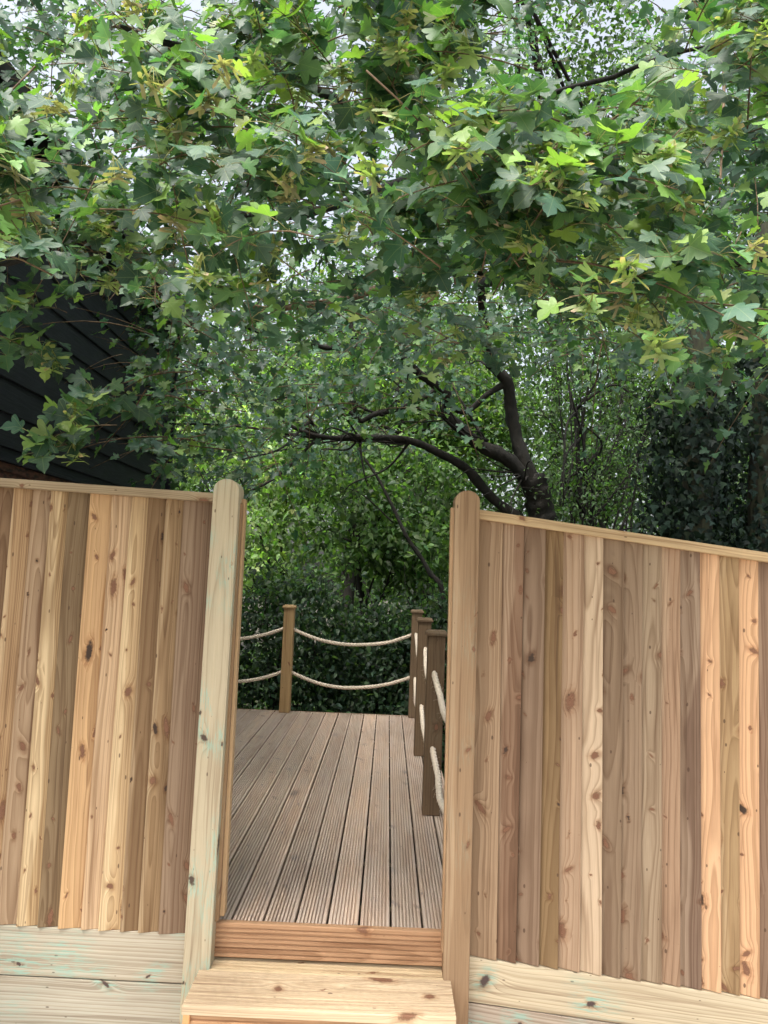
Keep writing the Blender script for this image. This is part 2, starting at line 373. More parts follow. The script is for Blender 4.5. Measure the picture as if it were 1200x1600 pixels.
RT = [749, 786, 819.5, 853, 881, 913, 943, 975.5, 1004, 1034, 1063.5, 1094, 1124, 1155, 1185, 1215, 1246, 1277, 1308, 1340, 1372, 1404, 1436, 1468, 1500]
RB = [736, 776, 806, 842, 872, 906, 940, 969.5, 1001, 1034.5, 1063.5, 1097, 1127.6, 1156.7, 1188, 1219, 1251, 1283, 1315, 1348, 1381, 1414, 1447, 1480, 1513]
RC = [(176,144,108), (160,124,94), (156,126,98), (152,118,74), (192,160,126), (194,164,130), (152,124,94), (162,134,104), (168,142,110), (182,146,112), (146,116,92), (220,170,122), (180,146,98), (216,166,118), (150,118,92)]
RA = [.75, .5, .7, .95, .6, .5, .8, .7, .85, .6, .6, .9, .7, .85, .7]
fr_ = empty('closeboard_fence', P(1000, 1500, FY)); fr_.location.z = 0
for i in range(len(RT)-1):
    yt = lambda x: 812 + (x-749)*.147; yb = lambda x: 1496 + (x-736)*.1455
    x0t, x1t, x0b, x1b = RT[i], RT[i+1], RB[i], RB[i+1]
    tl, tr_, bl, br = P(x0t, yt(x0t)-6, FY), P(x1t, yt(x1t)-6, FY), P(x0b, yb(x0b), FY), P(x1b, yb(x1b), FY)
    zt = (tl.z+tr_.z)/2 ; tl.z = zt+.002; tr_.z = zt-.002
    if i == 0: tl.x -= .02; bl.x -= .02
    feather_board(fr_, tl, tr_, bl, br, False, lin(*muted(RC[i % len(RC)], .78)), RA[i % len(RA)], random.uniform(-.0015, .0015))
rail(fr_, P(746, 811, FY), P(1490, 811+744*.150, FY), 'capping_rail', FY-.02, FY+.03, .034, lin(190, 164, 126))
gravel(fr_, 728, 1500, lambda x: 1496+(x-736)*.144, .15, .008, [lin(206, 190, 160), lin(184, 168, 150), lin(196, 170, 128)], 3, 0)
tag(fr_, 'closeboard fence panel right of the gateway with its top sloping down to the right', 'fence')

def round_post(name, top, bot, wid, dep, mat, col, label):
    """square post leaning slightly, its top rounded from side to side"""
    d = top-bot; H = d.length
    prof = [(-wid/2, 0), (wid/2, 0)]
    r = wid/2
    for k in range(0, 13):
        a = math.pi*k/12; prof.append((r*math.cos(a), H-r*.85+r*.85*math.sin(a)))
    n = len(prof)
    v = [(x, 0, z) for x, z in prof] + [(x, dep, z) for x, z in prof]
    f = [tuple(range(n)), tuple(range(2*n-1, n-1, -1))] + [(i, i+n, (i+1) % n+n, (i+1) % n) for i in range(n)]
    root = empty(name, Vector((bot.x, POSTY, bot.z)))
    o = obj('shaft', mesh('shaft', v, f), mat, root, Vector((bot.x, POSTY, bot.z)), (*col, .75))
    o.rotation_euler = (0, math.atan2(d.x, d.z), 0); bevel(o, .004, 2)
    tag(root, label, 'post')
    return root, o
def vbox(parent, name, t, bt, y0, y1, wd, mat, col, alpha=1):
    """upright batten between two points of its left edge"""
    d = t-bt; me = box_mesh(0, wd, y0, y1, 0, d.length, name)
    o = obj(name, me, mat, parent, Vector((bt.x, 0, bt.z)), (*col, alpha)); o.rotation_euler = (0, math.atan2(d.x, d.z), 0)
    return bevel(o, .002)
# left post: centre line
t = P(354.5, 748, POSTY); bq = P(300.5, 1608, POSTY); dz = (bq.z+.25)
dirv = (t-bq)/(t.z-bq.z); bq = bq-dirv*dz
gpL, _ = round_post('gate_post', t, bq, .094, .095, W_post, lin(188, 174, 146), 'round-topped gate post with turquoise treatment stains, left side of the gateway')
vbox(gpL, 'stop_batten', P(369, 786, POSTY+.035), P(331, 1440, POSTY+.035), POSTY+.035, POSTY+.085, .022, W_post2, lin(160, 132, 100), .6)
vbox(gpL, 'edge_batten', P(379, 781, POSTY+.1), P(346, 1424, POSTY+.1), POSTY+.06, POSTY+.1, .018, W_post2, lin(190, 160, 122), .8)
t = P(731, 766, POSTY); bq = P(711, 1602, POSTY); dz = bq.z+.25; dirv = (t-bq)/(t.z-bq.z); bq = bq-dirv*dz
gpR, _ = round_post('gate_post', t, bq, .090, .095, W_post2, lin(160, 133, 103), 'round-topped gate post of clean tan timber, right side of the gateway')
vbox(gpR, 'edge_batten', P(703.5, 794, POSTY+.05), P(689, 1482, POSTY+.05), POSTY+.02, POSTY+.06, .019, W_post2, lin(196, 164, 128), .7)
# hidden posts at the far ends of the two panels, so that each panel is carried
for px, lab in ((-330, 'square fence post at the far left end of the left panel'), (1500, 'square fence post at the far right end of the right panel')):
    q = P(px, 1000, FY); rt = empty('fence_post', (q.x, FY, -.2))
    o = obj('shaft', box_mesh(-.047, .047, -.05, .045, 0, 2.05), W_post2, rt, Vector((q.x, FY, -.2)), (*lin(190, 160, 120), .7)); bevel(o, .004); tag(rt, lab, 'post')

# ------------------------------------------------------------------ deck
DZ = .393; DN, DF = 2.835, 7.0; PITCHB = .1136
def grooved(width, length, th, nr, gd=.010, axis='y', end=.004):
    """grooved board: ridges run along its length; local x across, y along, top at z = 0"""
    prof = [(-width/2, -th), (-width/2, -.003), (-width/2+.003, 0)]
    m = .008; p = (width-2*m)/nr
    for k in range(nr):
        a = -width/2+m+k*p
        prof += [(a+p*.22, 0), (a+p*.32, -gd), (a+p*.58, -gd), (a+p*.68, 0)]
    prof += [(width/2-.003, 0), (width/2, -.003), (width/2, -th)]
    n = len(prof)
    if axis == 'y': v = [(x, 0, z) for x, z in prof]+[(x, length, z) for x, z in prof]
    else: v = [(0, x, z) for x, z in prof]+[(length, x, z) for x, z in prof]
    f = [(i, i+1, i+1+n, i+n) for i in range(n-1)] + [(n-1, 0, n, 2*n-1), tuple(range(n-1, -1, -1)), tuple(range(n, 2*n))]
    if axis == 'x': f = [q[::-1] for q in f]
    return mesh('board', v, f)
deck = empty('deck', (-.8, 4.9, DZ-.2))
gme = grooved(.1050, DF-DN, .028, 7)
X0 = .0575                      # a gap between two boards at the near edge
k0 = -18
for k in range(k0, 3):
    xc = X0+PITCHB*(k+.5)
    o = obj('board', gme, W_deck, deck, Vector((xc, DN+random.uniform(-.002, .002), DZ+random.uniform(-.001, .001))))
    g = random.uniform(.72, 1.15); o.color = (*[min(1, c*g) for c in lin(205, 172, 145)], random.uniform(.55, .9))
    o.rotation_euler = (0, random.uniform(-.004, .004), random.uniform(-.0006, .0006))
XL, XR = X0+PITCHB*k0, X0+PITCHB*3
for y in (3.05, 3.5, 4.0, 4.5, 5.0, 5.5, 6.0, 6.5, 6.9):
    box('joist', XL+.02, XR-.02, y-.022, y+.022, DZ-.18, DZ-.0285, M_joist, deck)
for x in (XL+.1, XR-.1):
    for y in (3.2, 5.0, 6.9): box('support_post', x-.045, x+.045, y-.045, y+.045, -1.3, DZ-.19, M_joist, deck)
def fascia(parent, name, x0, x1, y, z0, z1, col, mat, nr=5, along_front=True, lean=None):
    L = x1-x0; me = grooved(z1-z0, L, .026, nr, .006, 'x')
    o = obj(name, me, mat, parent, Vector((x0, y, (z0+z1)/2)), (*col, 1)); o.rotation_euler = (R(90), 0, 0); return o
ra, rb = PZ(322, 1441, DZ), PZ(703, 1452, DZ)
fascia(deck, 'fascia_board', ra.x, rb.x, POSTY+.06, DZ-.114, DZ+.002, lin(180, 142, 108), W_fascia, 6)
box('far_fascia', XL, XR, DF+.002, DF+.03, DZ-.15, DZ-.003, W_fascia, deck, (*lin(150, 120, 95), 1))
tag(deck, 'weathered grey-brown grooved timber deck beyond the gateway', 'deck')

# ------------------------------------------------------------------ step in front of the gateway
SZ = .268
step = empty('step', (0, 2.6, 0))
sl, sr = PZ(284, 1572, SZ), PZ(713, 1591, SZ)
bl_, br_ = PZ(310, 1512, SZ), PZ(704, 1532, SZ)
yf, yb_ = (sl.y+sr.y)/2, POSTY-.004
bx0, bx1 = sl.x, sr.x
tw = yb_-yf
me = grooved(tw-.004, bx1-bx0, .027, 9, .010, 'x')
obj('front_tread', me, W_tread, step, Vector((bx0, yf+tw/2, SZ)), (*lin(205, 183, 152), 1))
rl, rr_ = P(326, 1500, POSTY+.03), P(693, 1520, POSTY+.03)
me = grooved(.12, rr_.x-rl.x+.0, .027, 5, .005, 'x')
obj('back_tread', me, W_tread, step, Vector((rl.x, POSTY+.059, SZ-.002)), (*lin(206, 184, 148), 1))
fascia(step, 'front_riser', bx0+.026, bx1-.026, yf+.012, SZ-.14, SZ-.0275, lin(196, 156, 118), W_fascia, 5)
for x, w_ in ((bx0+.004, .022), (bx1-.026, .022)):
    box('corner_trim', x, x+w_, yf+.002, yf+.02, 0, SZ-.028, W_post2, step, (*lin(214, 158, 106), .9))
    box('side_board', x, x+w_, yf+.021, yb_, .0, SZ-.028, W_tread, step, (*lin(200, 150, 104), 1))
box('lower_riser', bx0+.03, bx1-.03, yf+.006, yf+.03, 0, SZ-.143, W_fascia, step, (*lin(205, 155, 108), 1))
tag(step, 'pale grooved timber step at the foot of the gateway', 'step')

# ------------------------------------------------------------------ railing posts and ropes
def railing_post(x, y, h, col, label, mat=W_rpost):
    rt = empty('railing_post', (x, y, DZ)); wd = .046
    o = obj('shaft', box_mesh(-wd, wd, -wd, wd, 0, h-.03), mat, rt, Vector((x, y, DZ+.001)), (*col, 1)); bevel(o, .004, 2)
    a, c = wd+.004, wd+.012
    v = [(-c,-c,0),(c,-c,0),(c,c,0),(-c,c,0),(-c,-c,.014),(c,-c,.014),(c,c,.014),(-c,c,.014),(-a+.004,-a+.004,.028),(a-.004,-a+.004,.028),(a-.004,a-.004,.028),(-a+.004,a-.004,.028)]
    f = [(0,3,2,1),(0,1,5,4),(1,2,6,5),(2,3,7,6),(3,0,4,7),(4,5,9,8),(5,6,10,9),(6,7,11,10),(7,4,8,11),(8,9,10,11)]
    cp = obj('cap', mesh('cap', v, f), mat, rt, Vector((x, y, DZ+h-.03+.0005)), (*[q*.9 for q in col], 1)); bevel(cp, .002)
    return tag(rt, label, 'post', 'rope railing posts on the deck')
b0 = PZ(444.5, 1113, DZ); xA = b0.x; yA = 6.935
RX = .272
Hh = (P(454, 945, yA).z-DZ)
railing_post(xA, yA, Hh, lin(176, 146, 104), 'lone pale railing post at the far edge of the deck, left of centre')
railing_post(RX, yA, .95, lin(120, 100, 78), 'farthest of the three railing posts along the right side of the deck')
yB, yC = 5.50, 4.17
railing_post(RX, yB, .955, lin(112, 92, 70), 'middle of the three railing posts along the right side of the deck')
railing_post(RX, yC, .96, lin(112, 92, 70), 'nearest of the three railing posts along the right side of the deck')
railing_post(xA-1.14, yA, .95, lin(150, 122, 90), 'railing post at the far left corner of the deck, behind the fence')
def rope(a, bq, sag, r, label):
    a, bq = np.array(a), np.array(bq); L = np.linalg.norm(bq-a); n = int(L/.016)
    t_ = np.linspace(0, 1, n); path = a+(bq-a)*t_[:, None]; path[:, 2] -= sag*4*t_*(1-t_)
    path += np.stack([np.interp(t_, np.linspace(0, 1, 6), rng.normal(0, .004, 6)) for _ in range(3)], 1)
    tg = np.gradient(path, axis=0); tg /= np.linalg.norm(tg, axis=1)[:, None]
    uu = np.cross(tg, [0, 0, 1.]); uu /= np.linalg.norm(uu, axis=1)[:, None]; vv = np.cross(tg, uu)
    mb = MB(); ph = t_*L/.085*2*math.pi
    for s in range(3):
        an = ph+s*2*math.pi/3
        mb.tube(path+r*.48*(np.cos(an)[:, None]*uu+np.sin(an)[:, None]*vv), r*.56, 6)
    # stray fibres
    for _ in range(int(L*60)):
        i = rng.integers(0, n); p = path[i]; dr = rng.normal(0, 1, 3); dr /= np.linalg.norm(dr)
        mb.tube([p+dr*r*.7, p+dr*r*1.3+rng.normal(0, .004, 3), p+dr*r*1.5+rng.normal(0, .009, 3)+[0, 0, -.006]], [.0005, .0005, .0003], 3)
    o = obj('rope', mb.mesh('rope'), M_rope)
    return tag(o, label, 'rope', 'ropes of the deck railing')
zu, zl = P(458, 982, yA).z, P(452, 1050, yA).z
zu2, zl2 = P(645, 991, yA).z, P(640, 1056, yA).z
rr0 = .0165
rope((xA+.03, yA, zu), (RX-.03, yA, zu2), .12, rr0, 'upper sagging rope across the far end of the deck, between the two posts in view')
rope((xA+.03, yA, zl), (RX-.03, yA, zl2), .12, rr0, 'lower sagging rope across the far end of the deck, between the two posts in view')
rope((xA-1.11, yA, zu-.01), (xA-.03, yA, zu), .11, rr0, 'upper rope at the far end of the deck running left behind the fence')
rope((xA-1.11, yA, zl-.01), (xA-.03, yA, zl), .11, rr0, 'lower rope at the far end of the deck running left behind the fence')
ZU, ZL = DZ+.74, DZ+.35
rope((RX, yA-.03, ZU), (RX, yB+.03, ZU), .13, rr0, 'upper rope between the farthest and the middle post on the right of the deck')
rope((RX, yA-.03, ZL), (RX, yB+.03, ZL), .13, rr0, 'lower rope between the farthest and the middle post on the right of the deck')
rope((RX, yB-.03, ZU), (RX, yC+.03, ZU), .13, rr0, 'upper rope between the middle and the nearest post on the right of the deck')
rope((RX, yB-.03, ZL), (RX, yC+.03, ZL), .13, rr0, 'lower rope between the middle and the nearest post on the right of the deck')
rope((RX, yC-.03, ZU), (RX+.03, 2.87, ZU), .13, rr0, 'upper rope from the nearest right-hand railing post towards the gate post')
rope((RX, yC-.03, ZL), (RX+.03, 2.87, ZL), .13, rr0, 'lower rope from the nearest right-hand railing post towards the gate post')

# ------------------------------------------------------------------ black barn on the left
BX, BY0, BY1, BH = -2.30, 1.2, 7.75, 4.25
barn = empty('barn', (BX-2, 4.5, -.9))
box('wall', BX-4.5, BX-.03, BY0+.02, BY1-.02, -1.2, BH, M_black, barn, bv=0)
EXPO = .2
nb = int((BH+.9)/EXPO)
for k in range(nb):
    z0 = -.9+k*EXPO
    j = random.uniform(-.004, .004)
    v = [(.0+j, 0, 0), (-.03, 0, 0), (-.03, 0, EXPO+.02), (-.022, 0, EXPO+.02)]
    L = BY1-BY0
    V = v+[(a, L, c) for a, _, c in v]
    ob = obj('weatherboard', mesh('weatherboard', V, [(0,1,2,3),(7,6,5,4),(0,4,5,1),(1,5,6,2),(2,6,7,3),(3,7,4,0)]), M_black, barn, Vector((BX+.02, BY0, z0)))
    bevel(ob, .002)
zf = P(0, 722, 4.4).z
box('door_head', BX+.022, BX+.05, 2.6, 6.2, zf-.05, zf, M_redbrown, barn)
box('door_board', BX+.021, BX+.038, 2.7, 5.6, -.6, zf-.05, M_redbrown, barn)
box('drip_ledge', BX+.022, BX+.075, 2.5, 6.3, zf+.001, zf+.022, M_black, barn)
box('corner_board', BX-.06, BX+.05, BY1-.019, BY1+.03, -1, BH, M_black, barn)
v = [(BX+.3, BY0-.2, BH-.12), (BX+.3, BY1+.25, BH-.12), (BX-2.3, BY1+.25, BH+1.9), (BX-2.3, BY0-.2, BH+1.9), (BX-4.9, BY0-.2, BH-.12), (BX-4.9, BY1+.25, BH-.12)]
v += [(x, y, z-.12) for x, y, z in v]
obj('roof', mesh('roof', v, [(0,1,2,3),(3,2,5,4),(6,9,8,7),(9,10,11,8),(0,6,7,1),(4,5,11,10),(1,7,8,2),(2,8,11,5),(0,3,9,6),(3,4,10,9)]), M_roof, barn)
tag(barn, 'black weatherboarded barn rising behind the left fence, partly hidden by leaves', 'barn')

# ------------------------------------------------------------------ leaves
def leaf_template(half, fold, droop, wave=0., seed=0):
    """lobed leaf, base at the origin, tip along +y, upper face +z; half outline from base to tip"""
    r_ = np.random.default_rng(seed)
    c = (0, .3)
    out = [(x, y) for x, y in half] + [(-x*(1+r_.normal(0, .04)), y) for x, y in half[-2:0:-1]]
    V = [(0, c[1])] + out
    V = np.array(V, float)
    z = fold*np.abs(V[:, 0]) - droop*(V[:, 1]-.1)**2 + wave*r_.normal(0, 1, len(V))
    n = len(out)
    F = np.array([(0, 1+(i+1) % n, 1+i) for i in range(n)])[:, ::-1]
    F = F[:, [0, 2, 1]] if False else F
    T = np.stack([V[:, 0], V[:, 1], z], 1)
    # make sure the faces look up
    a, b_, c_ = T[F[0]]
    if np.cross(b_-a, c_-a)[2] < 0: F = F[:, ::-1]
    return T, F
HALF = [(0, 0), (.10, -.07), (.25, -.12), (.38, -.09), (.42, .0), (.28, .13), (.42, .19), (.58, .28), (.64, .38), (.57, .47), (.42, .51), (.23, .47), (.31, .60), (.30, .70), (.20, .80), (.09, .85), (0, .98)]
HALF2 = [(0, 0), (.26, -.12), (.41, -.02), (.27, .14), (.61, .32), (.55, .48), (.23, .46), (.29, .70), (0, 1.)]
TEMPL = [leaf_template(HALF, f, d, .012, i) for i, (f, d) in enumerate([(.25, .25), (.45, .1), (.1, .4), (-.12, .35), (.35, .45), (.2, .05), (.55, .3), (.0, .2)])]
TEMPL2 = [leaf_template(HALF2, f, d, .012, 20+i) for i, (f, d) in enumerate([(.3, .25), (.1, .4), (.45, .1)])]
OVAL = [leaf_template([(0, 0), (.24, .22), (.27, .5), (.14, .8), (0, 1.)], f, d, 0, 40+i) for i, (f, d) in enumerate([(.3, .25), (.1, .5)])]
DIAM = [(np.array([(0, 0, 0), (.3, .42, .1), (0, 1, -.12), (-.3, .42, .1)], float), np.array([(0, 1, 2), (0, 2, 3)]))]
def leaf_mesh(name, templ, which, pos, B, scale, tint):
    """one mesh of many leaves; B: (n,3,3) rows are the leaf's x, y, z axes"""
    VV, FF, TT, UU = [], [], [], []; off = 0
    for k, (T, F) in enumerate(templ):
        s = np.where(which == k)[0]
        if not len(s): continue
        v = np.einsum('ka,nab->nkb', T, B[s])*scale[s][:, None, None]+pos[s][:, None, :]
        m = len(T); n = len(s)
        VV.append(v.reshape(-1, 3)); FF.append((F[None]+(off+np.arange(n)*m)[:, None, None]).reshape(-1, 3)); TT.append(np.repeat(tint[s], m, 0)); UU.append(np.tile(T, (n, 1))); off += n*m
    V = np.concatenate(VV).astype(np.float32); F = np.concatenate(FF).astype(np.int32); T = np.concatenate(TT)
    me = bpy.data.meshes.new(name); me.vertices.add(len(V)); me.loops.add(F.size); me.polygons.add(len(F))
    me.vertices.foreach_set('co', V.ravel()); me.loops.foreach_set('vertex_index', F.ravel())
    me.polygons.foreach_set('loop_start', np.arange(0, F.size, 3, dtype=np.int32))
    me.update(calc_edges=True)
    a = me.attributes.new('tint', 'FLOAT_COLOR', 'POINT')
    a.data.foreach_set('color', np.concatenate([T, np.ones((len(T), 1))], 1).astype(np.float32).ravel())
    a = me.attributes.new('luv', 'FLOAT_VECTOR', 'POINT'); a.data.foreach_set('vector', np.concatenate(UU).astype(np.float32).ravel())
    return me
def basis(tip, nrm):
    y = tip/np.linalg.norm(tip, axis=1)[:, None]
    z = nrm-y*np.sum(nrm*y, 1)[:, None]; z /= np.linalg.norm(z, axis=1)[:, None]+1e-9
    x = np.cross(y, z)
    return np.stack([x, y, z], 1)
def tints(n, palette, weights, jit=.18):
    pal = np.array(palette); k = rng.choice(len(pal), n, p=np.array(weights)/sum(weights))
    g = np.exp(rng.normal(0, jit, (n, 1))); return np.clip(pal[k]*g*np.exp(rng.normal(0, .06, (n, 3))), 0, .8)
PAL_M = [(.036, .085, .052), (.066, .132, .082), (.09, .175, .065), (.16, .27, .07), (.21, .28, .09)]

def sprays(bases, dirs, lens, nodes, leaf_scale, palette, weights, twigs=True, petiole=True, facing=.55):
    """leafy twigs: leaves in opposite pairs on stalks along a drooping twig"""
    pos, tip, nrm, sc = [], [], [], []
    tw, pt = MB(), MB()
    for b_, d, L, n in zip(bases, dirs, lens, nodes):
        d = d/np.linalg.norm(d); droop = rng.uniform(.05, .5)
        ts = np.linspace(0, 1, 6); bend = rng.normal(0, .12, 3)
        path = b_+d*L*ts[:, None]+np.outer(ts**2, np.array([bend[0], bend[1], -droop]))*L
        if twigs: tw.tube(path, np.linspace(.0032, .0012, 6)*(L/.45), 4)
        side = np.cross(d, [0, 0, 1.]); side /= np.linalg.norm(side)+1e-9; up = np.cross(side, d)
        ph = rng.uniform(0, 6.28)
        for i in range(n):
            t = .12+.88*(i+.6)/n; j = min(4, int(t*5)); p = path[j]+(path[j+1]-path[j])*(t*5-j)
            for s in (0, math.pi) if i < n-1 else (0, math.pi, 1.57):
                an = ph+s+(i % 2)*1.4+rng.normal(0, .3)
                pd = (math.cos(an)*side+math.sin(an)*up*.6)*.8+d*rng.uniform(.2, .9)+np.array([0, 0, .15])
                pd /= np.linalg.norm(pd); pl = rng.uniform(.025, .06)
                e = p+pd*pl
                pos.append(e); k = rng.uniform(.65, 1.12)*leaf_scale*(1-.25*(i == n-1)); sc.append(k)
                tp = pd*np.array([1, 1, .3])+np.array([0, 0, -rng.uniform(.05, 1.1)]); tip.append(tp)
                nrm.append(np.array([0, -facing, 1-facing*.5])+rng.normal(0, .36, 3))
                if petiole: pt.tube([p, p+pd*pl*.6+[0, 0, .003], e], .0008, 3)
    pos, tip, nrm, sc = map(np.array, (pos, tip, nrm, sc))
    return pos, basis(tip, nrm), sc, tints(len(pos), palette, weights), tw, pt

def in_curve(x, pts):
    xs, ys = zip(*pts); return np.interp(x, xs, ys)
GAPS = [(490, 400, 110, 75, .55), (330, 520, 90, 60, .6), (70, 170, 110, 140, .5), (905, 90, 115, 140, .8), (640, 620, 130, 70, .5)]   # thin places of the crown
def frustum_points(n, xr, lower, upper, dr, power=1., clumps=0, pull=.5):
    """points spread through the volume of the crown: below its upper and above its lower outline"""
    out = []
    while len(out) < n:
        x = rng.uniform(*xr); lo = in_curve(x, lower); up = upper if np.isscalar(upper) else in_curve(x, upper)
        y = rng.uniform(up, lo)
        if any(((x-a)/c)**2+((y-b_)/e)**2 < 1 and rng.uniform() < pr_ for a, b_, c, e, pr_ in GAPS): continue
        D = dr[0]+(dr[1]-dr[0])*rng.uniform()**power
        out.append(np.array(P(x, y, D)))
    out = np.array(out)
    if clumps:                                  # gather the twigs into hanging sprays with shade between them
        ce = out[rng.choice(n, clumps, replace=False)]
        k = np.argmin(((out[:, None, :]-ce[None])**2).sum(2), 1); out += (ce[k]-out)*pull
    return out

maple = empty('maple_tree', P(850, 1100, 8.3)); maple.location.z = -1.1
def limb(pts, r0, r1, name='limb', mat=M_bark, parent=maple, sides=11, wob=.03, sub=9):
    pth = catmull(pts, sub); n = len(pth)
    pth += np.stack([np.interp(np.arange(n), np.arange(0, n+7, 7), rng.normal(0, wob, len(np.arange(0, n+7, 7)))) for _ in range(3)], 1)*np.linspace(1, .6, n)[:, None]
    rad = np.linspace(r0, r1, n)*(1+rng.normal(0, .045, n))
    mb = MB(); mb.tube(pth, rad, sides)
    if r0 > .025: mb.V[0] = mb.V[0]+rng.normal(0, 1, mb.V[0].shape)*np.repeat(rad, sides)[:, None]*.07
    return obj(name, mb.mesh(name), mat, parent, Vector((0, 0, 0)))
PP = lambda *a: [tuple(P(x, y, D)) for x, y, D in a]
limb([(P(862, 1000, 8.4).x, 8.4, -1.2)]+PP((858, 1000, 8.4), (850, 860, 8.3), (842, 790, 8.25), (832, 745, 8.2)), .22, .125, 'trunk', sides=14, wob=.03)
limb(PP((838, 780, 8.22), (812, 715, 8.15), (798, 650, 8.1), (790, 600, 8.), (768, 555, 7.8), (756, 490, 7.4), (748, 410, 6.8), (735, 320, 6.), (720, 220, 5.)), .085, .02)
limb(PP((846, 800, 8.25), (795, 722, 8.1), (742, 690, 8.), (706, 652, 7.9), (688, 612, 7.7), (640, 570, 7.4), (580, 542, 7.), (510, 540, 6.6), (430, 530, 6.2), (360, 500, 5.6)), .08, .006)
limb(PP((790, 592, 8.), (762, 612, 8.), (728, 642, 8.), (702, 634, 7.9)), .034, .026)
limb(PP((850, 830, 8.3), (765, 775, 8.2), (702, 722, 8.1), (640, 692, 8.), (560, 683, 7.8), (500, 680, 7.6), (430, 650, 7.3), (360, 610, 6.9)), .062, .006)
limb(PP((688, 606, 7.8), (640, 632, 7.7), (592, 646, 7.6), (561, 656, 7.6), (551, 605, 7.5), (549, 540, 7.4), (546, 470, 7.2)), .03, .018, wob=.01)
limb(PP((561, 656, 7.6), (520, 630, 7.5), (470, 618, 7.4), (420, 628, 7.2)), .02, .008, wob=.01)
limb(PP((560, 683, 7.8), (566, 720, 7.7), (575, 760, 7.7)), .014, .006, wob=.01)
limb(PP((500, 680, 7.6), (480, 665, 7.5), (440, 700, 7.3), (380, 720, 7.)), .02, .006, wob=.02)
limb(PP((752, 440, 7.1), (800, 430, 6.), (860, 420, 5.), (960, 430, 4.), (1080, 420, 3.2), (1220, 400, 2.8)), .05, .015)
limb(PP((748, 410, 6.8), (700, 420, 5.6), (640, 432, 4.8), (560, 455, 4.2), (480, 472, 3.8), (380, 470, 3.4)), .035, .010, 'limb', M_twig)
limb(PP((735, 320, 6.), (690, 250, 4.6), (600, 180, 3.6), (480, 120, 2.9), (330, 90, 2.5), (190, 45, 2.3)), .035, .008, 'limb')
limb(PP((735, 320, 6.), (760, 260, 4.6), (830, 180, 3.6), (940, 120, 3.), (1080, 80, 2.7), (1230, 60, 2.5)), .018, .005, 'limb')
limb(PP((690, 250, 4.6), (560, 300, 3.6), (420, 330, 3.), (250, 330, 2.6), (60, 400, 2.5), (-60, 430, 2.4)), .025, .006, 'limb')
limb(PP((640, 222, 2.3), (700, 250, 2.2), (760, 258, 2.15), (860, 235, 2.1), (930, 205, 2.05), (1000, 155, 2.)), .007, .003, 'twig', M_twig, sides=6, wob=.003)
limb(PP((1128, -20, 2.3), (1132, 80, 2.3), (1130, 180, 2.25), (1124, 300, 2.2)), .008, .003, 'twig', M_twig, sides=6, wob=.003)
limb(PP((760, 400, 4.), (752, 360, 3.6), (735, 330, 3.2), (690, 290, 2.8)), .01, .005, 'twig', M_twig, sides=6, wob=.004)
limb(PP((175, 40, 2.4), (230, 55, 2.4), (330, 120, 2.4), (390, 180, 2.3)), .006, .003, 'twig', M_twig, sides=6, wob=.004)

for k in range(46):
    j = random.random(); bx_, by_, bD = random.choice([(790, 600, 8), (706, 652, 7.9), (640, 570, 7.4), (640, 692, 8), (560, 683, 7.8), (560, 540, 7), (748, 410, 6.8), (500, 680, 7.6), (820, 740, 8.1), (600, 648, 7.6), (760, 690, 8.0)])
    p0 = np.array(P(bx_, by_, bD)); dv_ = np.array([random.gauss(-.7, .7), random.gauss(-.3, .5), random.gauss(.1, .6)])*random.uniform(.35, .9)
    limb([p0, p0+dv_*.4+rng.normal(0, .05, 3), p0+dv_*.75+rng.normal(0, .07, 3), p0+dv_+rng.normal(0, .07, 3)], random.uniform(.008, .018), .003, 'twig', sides=5, wob=.012, sub=4)
LOWA = [(-300, 480), (0, 400), (40, 370), (80, 380), (150, 440), (250, 450), (350, 470), (450, 420), (520, 330), (600, 400), (680, 420), (740, 430), (800, 440), (900, 440), (1000, 480), (1100, 500), (1200, 520), (1500, 560)]
LOWB = [(-300, 460), (0, 360), (100, 330), (160, 420), (200, 520), (300, 560), (420, 540), (520, 480), (600, 500), (700, 560), (780, 500), (850, 470), (950, 560), (1050, 640), (1120, 660), (1200, 640), (1500, 640)]
LOWC = [(-300, 380), (150, 400), (210, 640), (250, 720), (400, 740), (520, 700), (620, 640), (700, 640), (800, 560), (900, 560), (1100, 600), (1500, 600)]
UPA = [(-300, -60), (0, 180), (160, 100), (260, -130), (800, -130), (840, 130), (1010, 130), (1060, -100), (1500, -150)]
def rand_dirs(n, to=(-.1, -.75, -.05), spread=.75):
    return np.array(to)+rng.normal(0, spread, (n, 3))*np.array([1, .7, .35])
# near sprays
nA = 500
ptsA = frustum_points(nA, (-260, 1460), LOWA, UPA, (1.55, 2.6), clumps=75, pull=.45)
extraA = [(110, 640, 2.2), (150, 600, 2.3), (130, 660, 2.15), (95, 690, 2.1), (180, 620, 2.4), (230, 640, 2.5), (40, 540, 2.2), (20, 500, 2.2), (60, 530, 2.3), (-20, 560, 2.2), (70, 470, 2.3), (120, 420, 2.2), (640, 440, 2.6), (760, 520, 3.), (735, 540, 3.), (780, 545, 3.), (720, 500, 3.1), (1080, 600, 2.9), (1120, 560, 2.7), (1040, 620, 3.), (990, 520, 2.8), (1010, 500, 2.7), (480, 470, 2.9)]
ptsA = np.concatenate([ptsA, np.array([P(*e) for e in extraA])])
nA = len(ptsA)
LA_ = rng.uniform(.22, .42, nA); dA = rand_dirs(nA)
LA_[-len(extraA):] *= .6
dn = dA/np.linalg.norm(dA, axis=1)[:, None]
posA, BA, scA, tiA, twA, ptA = sprays(ptsA-dn*LA_[:, None]*.5, dA, LA_, rng.integers(4, 7, nA), .067, PAL_M, [.34, .28, .20, .14, .04])
dd = posA[:, 1] > 1.25
